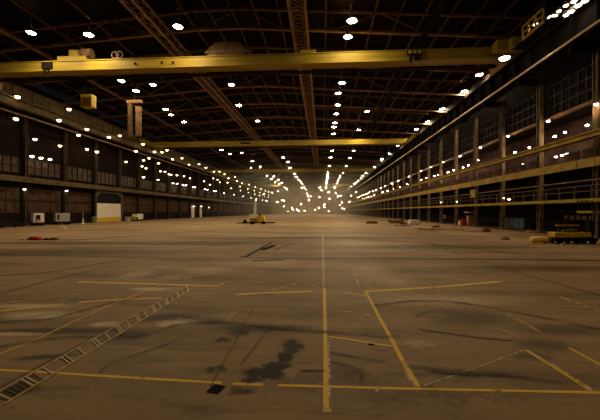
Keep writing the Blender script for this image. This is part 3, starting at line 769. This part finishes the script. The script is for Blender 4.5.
# red and dark scrap on the left floor
X, Y = on_z(35.5, 240)
def heap(name, loc, rz, boxes, m, label, cat, bev=.02):
    b = MB()
    for bx in boxes: b.box(*bx)
    o = b.build(name, m, None, loc, rz, bevel=bev); tag(o, label, cat); return o
r = empty('red_machine_part', (X, Y, 0), -.1)
MB().box(-.42, .42, -.15, .15, .0, .12).box(-.38, .1, -.13, .13, .12, .17).build('body', M['red'], r, bevel=.02)
MB().lathe([(.001, -.14), (.09, -.14), (.09, .14), (.001, .14)], (-.1, 0, .13), 12, axis='y').lathe([(.001, -.14), (.08, -.14), (.08, .14), (.001, .14)], (.2, 0, .13), 12, axis='y').build('roller', M['red'], r)
tag(r, 'red machine part lying on the open floor at left', 'machine part')
X, Y = on_z(25, 240)
heap('folded_sheet', (X, Y, 0), -.1, [(-.22, .12, -.2, .2, 0, .03), (-.16, .1, -.15, .17, .03, .06)], M['pink'], 'faded pink folded sheet lying left of the red machine part', 'sheet')
X, Y = on_z(46.7, 240)
r = heap('dark_block', (X, Y, 0), .1, [(-.13, .13, -.1, .1, 0, .09), (-.09, .06, -.06, .06, .09, .12)], M['steel'], 'small dark block just right of the red machine part', 'block')
X, Y = on_z(54.5, 240)
heap('rusty_casting', (X, Y, 0), -.1, [(-.22, .22, -.12, .12, 0, .08), (-.18, -.02, -.1, .1, .08, .15), (.04, .18, -.1, .1, .08, .14)], M['rust'], 'rusty casting lying rightmost beside the red machine part', 'casting')
X, Y = on_z(65, 229)
o = MB().lathe([(.11, 0), (.12, .02), (.07, .2), (.001, .22)], n=12).build('paper_cup', M['white'], None, (X, Y, 0)); tag(o, 'tiny white cup on the bare floor below the grey box', 'cup')

# yellow tug with white lamp box, mid distance
X, Y = on_z(258, 224.3)
t = empty('tow_tractor', (X, Y, 0), 0)
MB().box(-1.9, 2.2, -.7, .7, .16, .3).build('platform', M['steel'], t)
MB().hexa([(.0, -.55, .3), (1.1, -.55, .3), (1.1, .55, .3), (.0, .55, .3), (.0, -.5, 1.15), (.75, -.5, 1.15), (.75, .5, 1.15), (.0, .5, 1.15)]).build('body', M['safety'], t, bevel=.04)
MB().box(-1.0, -.05, -.5, .5, .3, .8).build('engine_cover', M['ochre'], t, bevel=.04)
MB().box(-.95, -.1, -.45, .45, .8, 1.3).build('white_box', M['white'], t, bevel=.03)
MB().box(.15, .3, -.35, .35, 1.15, 1.35).build('seat', M['rubber'], t)
for x in (-.7, .8):
    for y in (-.6, .6): MB().lathe([(.001, -.08), (.22, -.08), (.22, .08), (.001, .08)], (x, y, .22), 14, axis='y').build('wheel', M['rubber'], t)
tag(t, 'small yellow vehicle with a white box on a dark low platform, mid floor', 'vehicle')
X, Y = on_z(243.5, 223.4)
b = empty('dark_skid', (X, Y, 0))
MB().box(-.9, .5, -.35, .35, .0, .12).build('base', M['steel'], b)
MB().hexa([(-.1, -.3, .12), (.5, -.3, .12), (.5, .3, .12), (-.1, .3, .12), (.1, -.2, .55), (.4, -.2, .55), (.4, .2, .55), (.1, .2, .55)]).build('cover', M['steel'], b)
tag(b, 'dark low skid lying left of the small yellow vehicle', 'skid')

# pit hatch in the floor
P = [Vector((*on_z(*p), 0)) for p in ((243, 257), (269, 242.5), (274, 245.5), (263, 250))]
o = MB().beam(P[0] + Vector((0, 0, .012)), P[1] + Vector((0, 0, .012)), .15, .024).build('pit_rail', M['column']); tag(o, 'pale raised rail beside the dark floor pit, left of centre', 'rail')
o = MB().beam(P[0] + Vector((.13, -.08, .004)), P[1] + Vector((.13, -.08, .004)), .07, .008).build('pit_slot', M['dark']); struct(o); o.name = 'floor_slot'
pc = MB().beam(P[3] + Vector((0, 0, .03)), P[2] + Vector((0, 0, .012)), .25, .024).build('pit_cover', M['steel']); tag(pc, 'dark steel plate lying beside the pale rail, left of the central line', 'plate')
ob = MB()
for a, b_ in (((276, 250), (282, 247)), ((283, 248.5), (286, 246)), ((286, 246), (292, 243.5))):
    A, B = Vector((*on_z(*a), .012)), Vector((*on_z(*b_), .012)); ob.beam(A, B, .07, .024)
o = ob.build('plank_scrap', M['column']); tag(o, 'zigzag pale scrap strip lying right of the dark steel plate', 'scrap')

# ladder-like steel grating let into the floor
gl = [Vector((*on_z(*p), 0)) for p in ((-12, 398.5), (190, 285.3))]
gr = [Vector((*on_z(*p), 0)) for p in ((4, 405), (191, 290.5))]
M['rl'] = mat('dull_brass_rail', (.60, .44, .22), (.40, .28, .13), 12, .55)
G = empty('drain_grating', tuple(gl[0]))
def loc(v): return v - gl[0]
for a, b_ in ((gl[0], gl[1]), (gr[0], gr[1])):
    MB().beam(loc(a) + Vector((0, 0, .004)), loc(b_) + Vector((0, 0, .004)), .018, .016).build('side_rail', M['rl'], G)
n = 18
for k in range(n):
    t = (k + .3) / n
    a, b_ = loc(gl[0].lerp(gl[1], t)), loc(gr[0].lerp(gr[1], t))
    for d in ((0, .05) if k % 2 else (0,)):
        q = Vector((0, d, .004)); MB().beam(a + q, b_ + q, .018, .014).build('crossbar', M['rl'], G)
    if k % 2 == 1:
        MB().beam(a + Vector((0, .022, .002)), b_ + Vector((0, .022, .002)), .016, .004).build('slot', M['dark'], G)
mp_ = MB()
for k in range(9):
    t = .012 + k * .011
    mp_.beam(loc(gl[0].lerp(gl[1], t)) + Vector((0, 0, .004)), loc(gr[0].lerp(gr[1], t)) + Vector((0, 0, .004)), .006, .01)
for k in range(1, 8):
    s = k / 8
    a = gl[0].lerp(gr[0], s); b_ = gl[1].lerp(gr[1], s)
    mp_.beam(loc(a.lerp(b_, .01)) + Vector((0, 0, .004)), loc(a.lerp(b_, .1)) + Vector((0, 0, .004)), .005, .009)
mp_.build('mesh_panel', M['column'], G)
tag(G, 'long ladder-like steel grating let into the floor at lower left', 'grating')
# small square drain cover
X, Y = on_z(216, 389.5)
D = empty('drain_cover', (X, Y, 0), -.25)
MB().box(-.05, .05, -.065, .065, 0, .004).build('dark_pit', M['dark'], D)
fr = MB().box(-.055, .055, -.07, -.06, 0, .008).box(-.055, .055, .06, .07, 0, .008).box(-.06, -.05, -.07, .07, 0, .008).box(.05, .06, -.07, .07, 0, .008)
for x in (-.03, 0, .03): fr.box(x - .004, x + .004, -.06, .06, 0, .007)
fr.build('grille', M['steel'], D)
tag(D, 'small square black drain cover below the yellow line, lower left of centre', 'drain')
for k, (px, py, lb) in enumerate([(240, 368, 'bright speck of litter beside the long oil stain'), (290, 340, 'bright speck of litter in the tip of the oil stain'), (341, 357, 'bright speck of litter right of the central yellow stripe'), (439, 378, 'bright speck of litter above the front yellow line at right'), (190, 389, 'bright speck of litter left of the square drain cover'), (90, 389.5, 'bright speck of litter right of the steel grating')]):
    X, Y = on_z(px, py); o = MB().hexa([(-.008, -.008, 0), (.01, -.006, 0), (.008, .01, 0), (-.01, .008, 0), (-.004, -.004, .008), (.006, -.003, .01), (.004, .006, .007), (-.005, .004, .009)]).build('litter_scrap', M['white'], None, (X, Y, 0)); tag(o, lb, 'litter')
X, Y = on_z(371, 344.5)
o = MB().hexa([(-.05, -.02, 0), (.04, -.03, 0), (.05, .02, 0), (-.03, .03, 0), (-.02, -.01, .012), (.02, -.01, .015), (.02, .01, .01), (-.01, .01, .012)]).build('tar_lump', M['rubber'], None, (X, Y, 0)); tag(o, 'small black tar lump on the thin yellow line right of the stripe', 'lump')

# ---- right floor: yellow work trolley, tank and scrap
X, Y = on_z(565, 243.5)
T = empty('work_trolley', (X + .26, Y, 0), .0)
MB().box(-.95, .85, -.3, .3, .36, .60).build('yellow_beam', M['safety'], T, bevel=.02)
MB().box(-1.0, 1.1, -.4, .4, .16, .30).build('chassis', M['rubber'], T)
for x in (-.75, .1, .9):
    for y in (-.32, .32): MB().lathe([(.001, -.08), (.14, -.08), (.14, .08), (.001, .08)], (x, y, .14), 12, axis='y').build('wheel', M['rubber'], T)
MB().box(.86, 1.06, -.15, .15, .3, 1.2).build('mast', M['rpane'], T)
for x in (-.55, .3): MB().box(x, x + .08, -.05, .05, .6, 1.0).build('upright', M['steel'], T)
MB().box(-.7, .42, -.08, .08, .92, 1.0).build('top_bar', M['orange'], T)
MB().box(-.5, -.1, -.2, .2, .6, .72).build('tool_tray', M['rust'], T)
MB().box(.0, .25, -.2, .2, .6, .76).build('tool_box', M['rust'], T)
tag(T, 'yellow beamed work trolley with an orange top bar and dark mast at right', 'trolley')
X, Y = on_z(543.5, 243)
tk = empty('yellow_tank', (X - .32, Y - .2 + .02, 0), .0)
MB().lathe([(.001, -.44), (.12, -.43), (.17, -.38), (.18, 0), (.17, .36), (.12, .42), (.001, .43)], (0, 0, .19), 16, axis='x', sy=1).build('tank', mat('cream_yellow_tank_paint', (.85, .60, .16), (.62, .40, .09), 4, .5), tk, smooth=True)
MB().box(-.3, -.22, -.16, .16, 0, .08).box(.22, .3, -.16, .16, 0, .08).build('saddle', M['steel'], tk)
MB().lathe([(.12, 0), (.13, .16), (.001, .16)], (.44, 0, .19), 12, axis='x').build('red_cap', M['rust'], tk)
tag(tk, 'rounded cream-yellow tank lying left of the yellow work trolley', 'tank')
X, Y = on_z(533, 244.7)
o = MB().hexa([(-.5, -.1, 0), (.45, -.12, 0), (.5, .08, 0), (-.45, .05, 0), (-.45, -.08, .05), (.42, -.1, .06), (.45, .06, .06), (-.42, .03, .05)]).box(.15, .5, -.06, .1, .05, .1).build('yellow_bar', M['safety'], None, (X, Y, 0), .06); tag(o, 'flat yellow bar on the floor in front of the cream-yellow tank', 'bar')
X, Y = on_z(562, 246.5)
o = MB().lathe([(.001, 0), (.05, 0), (.065, .14), (.055, .14), (.045, .02)], n=12).build('paper_cup', M['white'], None, (X, Y, 0)); tag(o, 'white cup on the floor in front of the yellow work trolley', 'cup')
X, Y = on_z(505.5, 239.6)
o = MB().lathe([(.26, 0), (.25, .06), (.19, .12), (.1, .17), (.001, .2)], n=9, sx=1.1, sy=.8).build('rubble_heap', M['rust'], None, (X, Y, 0), .4); tag(o, 'small dark rubble heap alone on the floor before the blue cabinets', 'heap')
# blue cabinets under the right walkway
Ys = [on_x(px, 225, 18.2)[0] for px in (508, 519, 530)]
for k in range(2):
    ya, yb = Ys[k + 1], Ys[k]
    c = empty('steel_cabinet', (18.0, (ya + yb) / 2, .06)); w2 = (yb - ya) / 2 - .03
    MB().box(-.25, .45, -w2, w2, .06, 1.05).box(-.2, .4, -w2 + .05, w2 - .05, 0, .06).build('body', M['blue'], c, bevel=.015)
    for s in (-1, 1):
        d = MB().box(-.29, -.25, min(0, s * (w2 - .03)) + .015, max(0, s * (w2 - .03)) - .015, .1, 1.0).build('door', M['blue'], c)
        MB().box(-.32, -.29, s * .12 - .02, s * .12 + .02, .5, .66).build('handle', M['steel'], d)
    tag(c, ['slate blue steel cabinet under the lower right walkway, the farther of two', 'slate blue steel cabinet under the lower right walkway, the nearer of two'][k], 'cabinet', 'blue cabinets')
Y = at_wall(531, 16.6)
heap('orange_bracket', (16.5, Y, 0), .2, [(-.2, .2, -.3, .3, 0, .1), (-.12, .12, -.1, .2, .1, .22)], M['orange'], 'small orange bracket on the ground beside the blue cabinets', 'bracket')
# things along the right arcade edge, farther away
X, Y = on_z(381, 223.5)
heap('dark_timber', (X - 1.0, Y, 0), .15, [(-1.1, .5, -.3, .3, 0, .22), (-.9, .3, -.2, .25, .22, .36)], M['wood'], 'dark timber bundle on the floor, leftmost of the right-hand scrap', 'timber')
heap('white_sheet', (X + .55, Y - 1.1, 0), -.1, [(-.7, .5, -.25, .3, 0, .16)], M['white'], 'pale sheet on the floor between dark timber and brown crate', 'sheet')
X, Y = on_z(396, 223.6)
c = empty('wooden_crate', (X, Y, 0), .1)
b = MB()
for k in range(3): b.box(-1.1, 1.0, -.4, .4, .08 + k * .16, .2 + k * .16)
b.build('planks', M['wood'], c); MB().box(-1.05, -.85, -.45, .45, 0, .56).box(.75, .95, -.45, .45, 0, .56).build('batten', M['wood'], c)
tag(c, 'low brown plank crate behind the right-hand floor scrap', 'crate')
X, Y = on_z(403.5, 226)
s = empty('loaded_skid', (X, Y, 0), .05)
MB().box(-.85, .75, -.3, .3, 0, .08).build('base', M['wood'], s); MB().box(-.5, .75, -.3, .25, .08, .18).build('white_slab', M['white'], s); MB().box(-.4, .4, -.2, .3, .18, .36).build('brown_load', M['wood'], s)
tag(s, 'skid with white slab and brown load, beside the white container', 'skid')
X, Y = on_z(414, 224.6)
k_ = empty('white_container', (X, Y, 0), .15)
MB().box(-.65, .55, -.4, .4, .06, .62).build('body', M['white'], k_, bevel=.05); MB().box(.5, .66, -.38, .38, .08, .6).build('yellow_end', M['safety'], k_, bevel=.03); MB().box(-.6, -.4, -.35, .35, 0, .06).box(.3, .5, -.35, .35, 0, .06).build('runner', M['steel'], k_)
tag(k_, 'bright white container box on the floor along the right arcade', 'container')
X, Y = on_z(419.5, 229.7)
heap('yellow_block', (X, Y, 0), .2, [(-.25, .25, -.2, .2, 0, .2)], M['safety'], 'yellow block at the near end of a long pale beam on the floor', 'block')
A, B = Vector((*on_z(423, 230), .06)), Vector((*on_z(437, 230), .06))
o = MB().beam(A, B, .14, .12).build('timber_beam', M['ochre']); tag(o, 'long pale beam lying on the floor between two yellow blocks', 'beam')
X, Y = on_z(438.6, 230)
heap('yellow_block', (X, Y, 0), .1, [(-.2, .2, -.2, .2, 0, .18), (-.1, .15, -.1, .1, .18, .26)], M['safety'], 'yellow block at the far right end of the long pale beam', 'block')
X, Y = on_z(436, 227.6)
heap('red_scrap', (X, Y, 0), .3, [(-.4, .2, -.2, .2, 0, .16), (.1, .35, -.15, .15, 0, .26)], mat('dark_red_paint', (.25, .05, .02), None, 5, .6), 'dark red scrap metal behind the long pale beam', 'scrap')
A, B = Vector((*on_z(441, 230.2), .05)), Vector((*on_z(464, 230.5), .05))
o = MB().beam(A, B, .16, .1).build('steel_channel', M['ochre']); tag(o, 'ochre steel channel lying on the floor, right of the yellow blocks', 'channel')
X, Y = on_z(475, 231.3)
heap('white_plate', (X, Y, 0), .1, [(-.55, .5, -.2, .2, 0, .05), (-.1, .3, -.12, .12, .05, .1)], M['pink'], 'pinkish flat plate on the floor left of the dark rock heap', 'plate')
X, Y = on_z(486, 231.6)
o = MB().lathe([(.42, 0), (.4, .12), (.3, .24), (.12, .3), (.001, .32)], n=9, sx=1.05, sy=.7).build('rock_heap', M['wood'], None, (X, Y, 0), .5); tag(o, 'dark brown rock heap right of the pinkish flat plate', 'heap')
# in the arcade
Y = at_wall(446, 17.0)
sg = empty('notice_board', (16.85, Y, 0)); MB().box(-.03, .03, -.04, .04, 0, .8).build('post', M['steel'], sg); MB().box(-.06, -.03, -.45, .45, .75, 1.25).build('board', M['column'], sg)
tag(sg, 'pale blank notice board on a post under the right walkway', 'board')
Y = at_wall(465, 17.0)
rwm = empty('red_white_barrel', (16.7, Y, .0)); MB().lathe([(.001, 0), (.3, 0), (.32, .4), (.3, .75), (.001, .78)], n=14).build('barrel', M['red'], rwm); MB().box(-.34, -.2, -.1, .35, .1, .55).build('white_label', M['white'], rwm)
tag(rwm, 'red barrel with a white patch under the right walkway', 'barrel')
Y = at_wall(470.5, 17.6)
heap('orange_box', (17.5, Y, .06), 0, [(-.25, .25, -.3, .3, 0, 1.15)], M['orange'], 'upright orange box behind the red barrel in the right arcade', 'box')
Yc, zc = on_x(474, 193.7, 16.2)
o = MB().box(-.04, .04, -.55, .55, -.42, .42).build('sign_board', M['ochre'], None, (16.1, Yc, zc)); tag(o, 'plain yellow board hung below the panelled right fascia', 'board')
for px, z, lb in ((469, 1.55, 'dark basket platform with yellow floor hung under the right walkway, far one'), (589.5, 1.6, 'yellow basket platform hung under the right walkway, nearest the camera')):
    Y = at_wall(px, 16.1); q = empty('basket_platform', (16.1, Y, z))
    MB().box(-.3, .25, -.6, .6, 0, .14).build('floor_pan', M['ochre'], q)
    b = MB()
    for y in (-.58, -.2, .2, .55): b.box(-.3, -.26, y, y + .04, .14, .75)
    b.box(-.3, -.26, -.58, .59, .7, .75); b.build('guardrail', M['steel'], q)
    tag(q, lb, 'platform')
# clutter on shelving in the arcade near the camera
sh = empty('storage_rack', (18.2, 25.0, .06))
for z in (.5, 1.0, 1.6): MB().box(-.35, .35, -1.5, 1.5, z, z + .05).build('shelf', M['steel'], sh)
for y in (-1.5, 1.46):
    for x in (-.35, .31): MB().box(x, x + .04, y, y + .04, 0, 1.9).build('upright', M['steel'], sh)
tag(sh, 'dark open storage rack in the right arcade behind the work trolley', 'rack')
for k in range(5):
    o = MB().box(-.18, .18, -.2, .2, 0, .3).build('storage_box', M['rust'] if k % 2 else M['wood'], None, (18.2, 23.8 + k * .58, 1.11)); tag(o, '%s brown storage box from the near end of the rack shelf' % nth(k + 1), 'box', 'boxes on the rack')

# ------------------------------------------------------------------ dusty air
def haze():
    m = bpy.data.materials.new('dusty_air'); m.use_nodes = True; nt = m.node_tree; nt.nodes.clear()
    o = nt.nodes.new('ShaderNodeOutputMaterial'); v = nt.nodes.new('ShaderNodeVolumeScatter')
    v.inputs['Color'].default_value = (1, .93, .82, 1); v.inputs['Density'].default_value = 0.003; v.inputs['Anisotropy'].default_value = .35
    nt.links.new(v.outputs[0], o.inputs['Volume']); return m
HAZE = True
if HAZE:
    h = MB().box(XL + .2, XR - .2, 95, YF - .2, .01, 20).build('dust_haze', haze()); h['kind'] = 'stuff'; tag(h, 'faint dusty air hanging in the far end of the hall', 'haze')

# ------------------------------------------------------------------ world, camera, view
w = bpy.data.worlds.new('night'); SC.world = w; w.use_nodes = True
w.node_tree.nodes['Background'].inputs[0].default_value = (0.01, 0.008, 0.01, 1); w.node_tree.nodes['Background'].inputs[1].default_value = .3
cam = bpy.data.cameras.new('camera'); co = bpy.data.objects.new('camera', cam); COL.objects.link(co)
co.location = (0, 0, EYE); co.rotation_euler = (PI / 2, 0, TH)
cam.sensor_fit = 'HORIZONTAL'; cam.sensor_width = 36; cam.lens = F_PX / 600 * 36; cam.shift_y = (HZ - 210) / 600
cam.clip_start = .05; cam.clip_end = 600
SC.camera = co
SC.view_settings.view_transform = 'Standard'; SC.view_settings.look = 'None'; SC.view_settings.gamma = 1.0; SC.view_settings.exposure = 0.38
SC.view_settings.use_curve_mapping = False
try:
    SC.cycles.use_denoising = True; SC.cycles.max_bounces = 6; SC.cycles.transparent_max_bounces = 16; SC.cycles.volume_bounces = 0; SC.cycles.use_light_tree = True
    SC.cycles.sample_clamp_indirect = 3
except Exception: pass
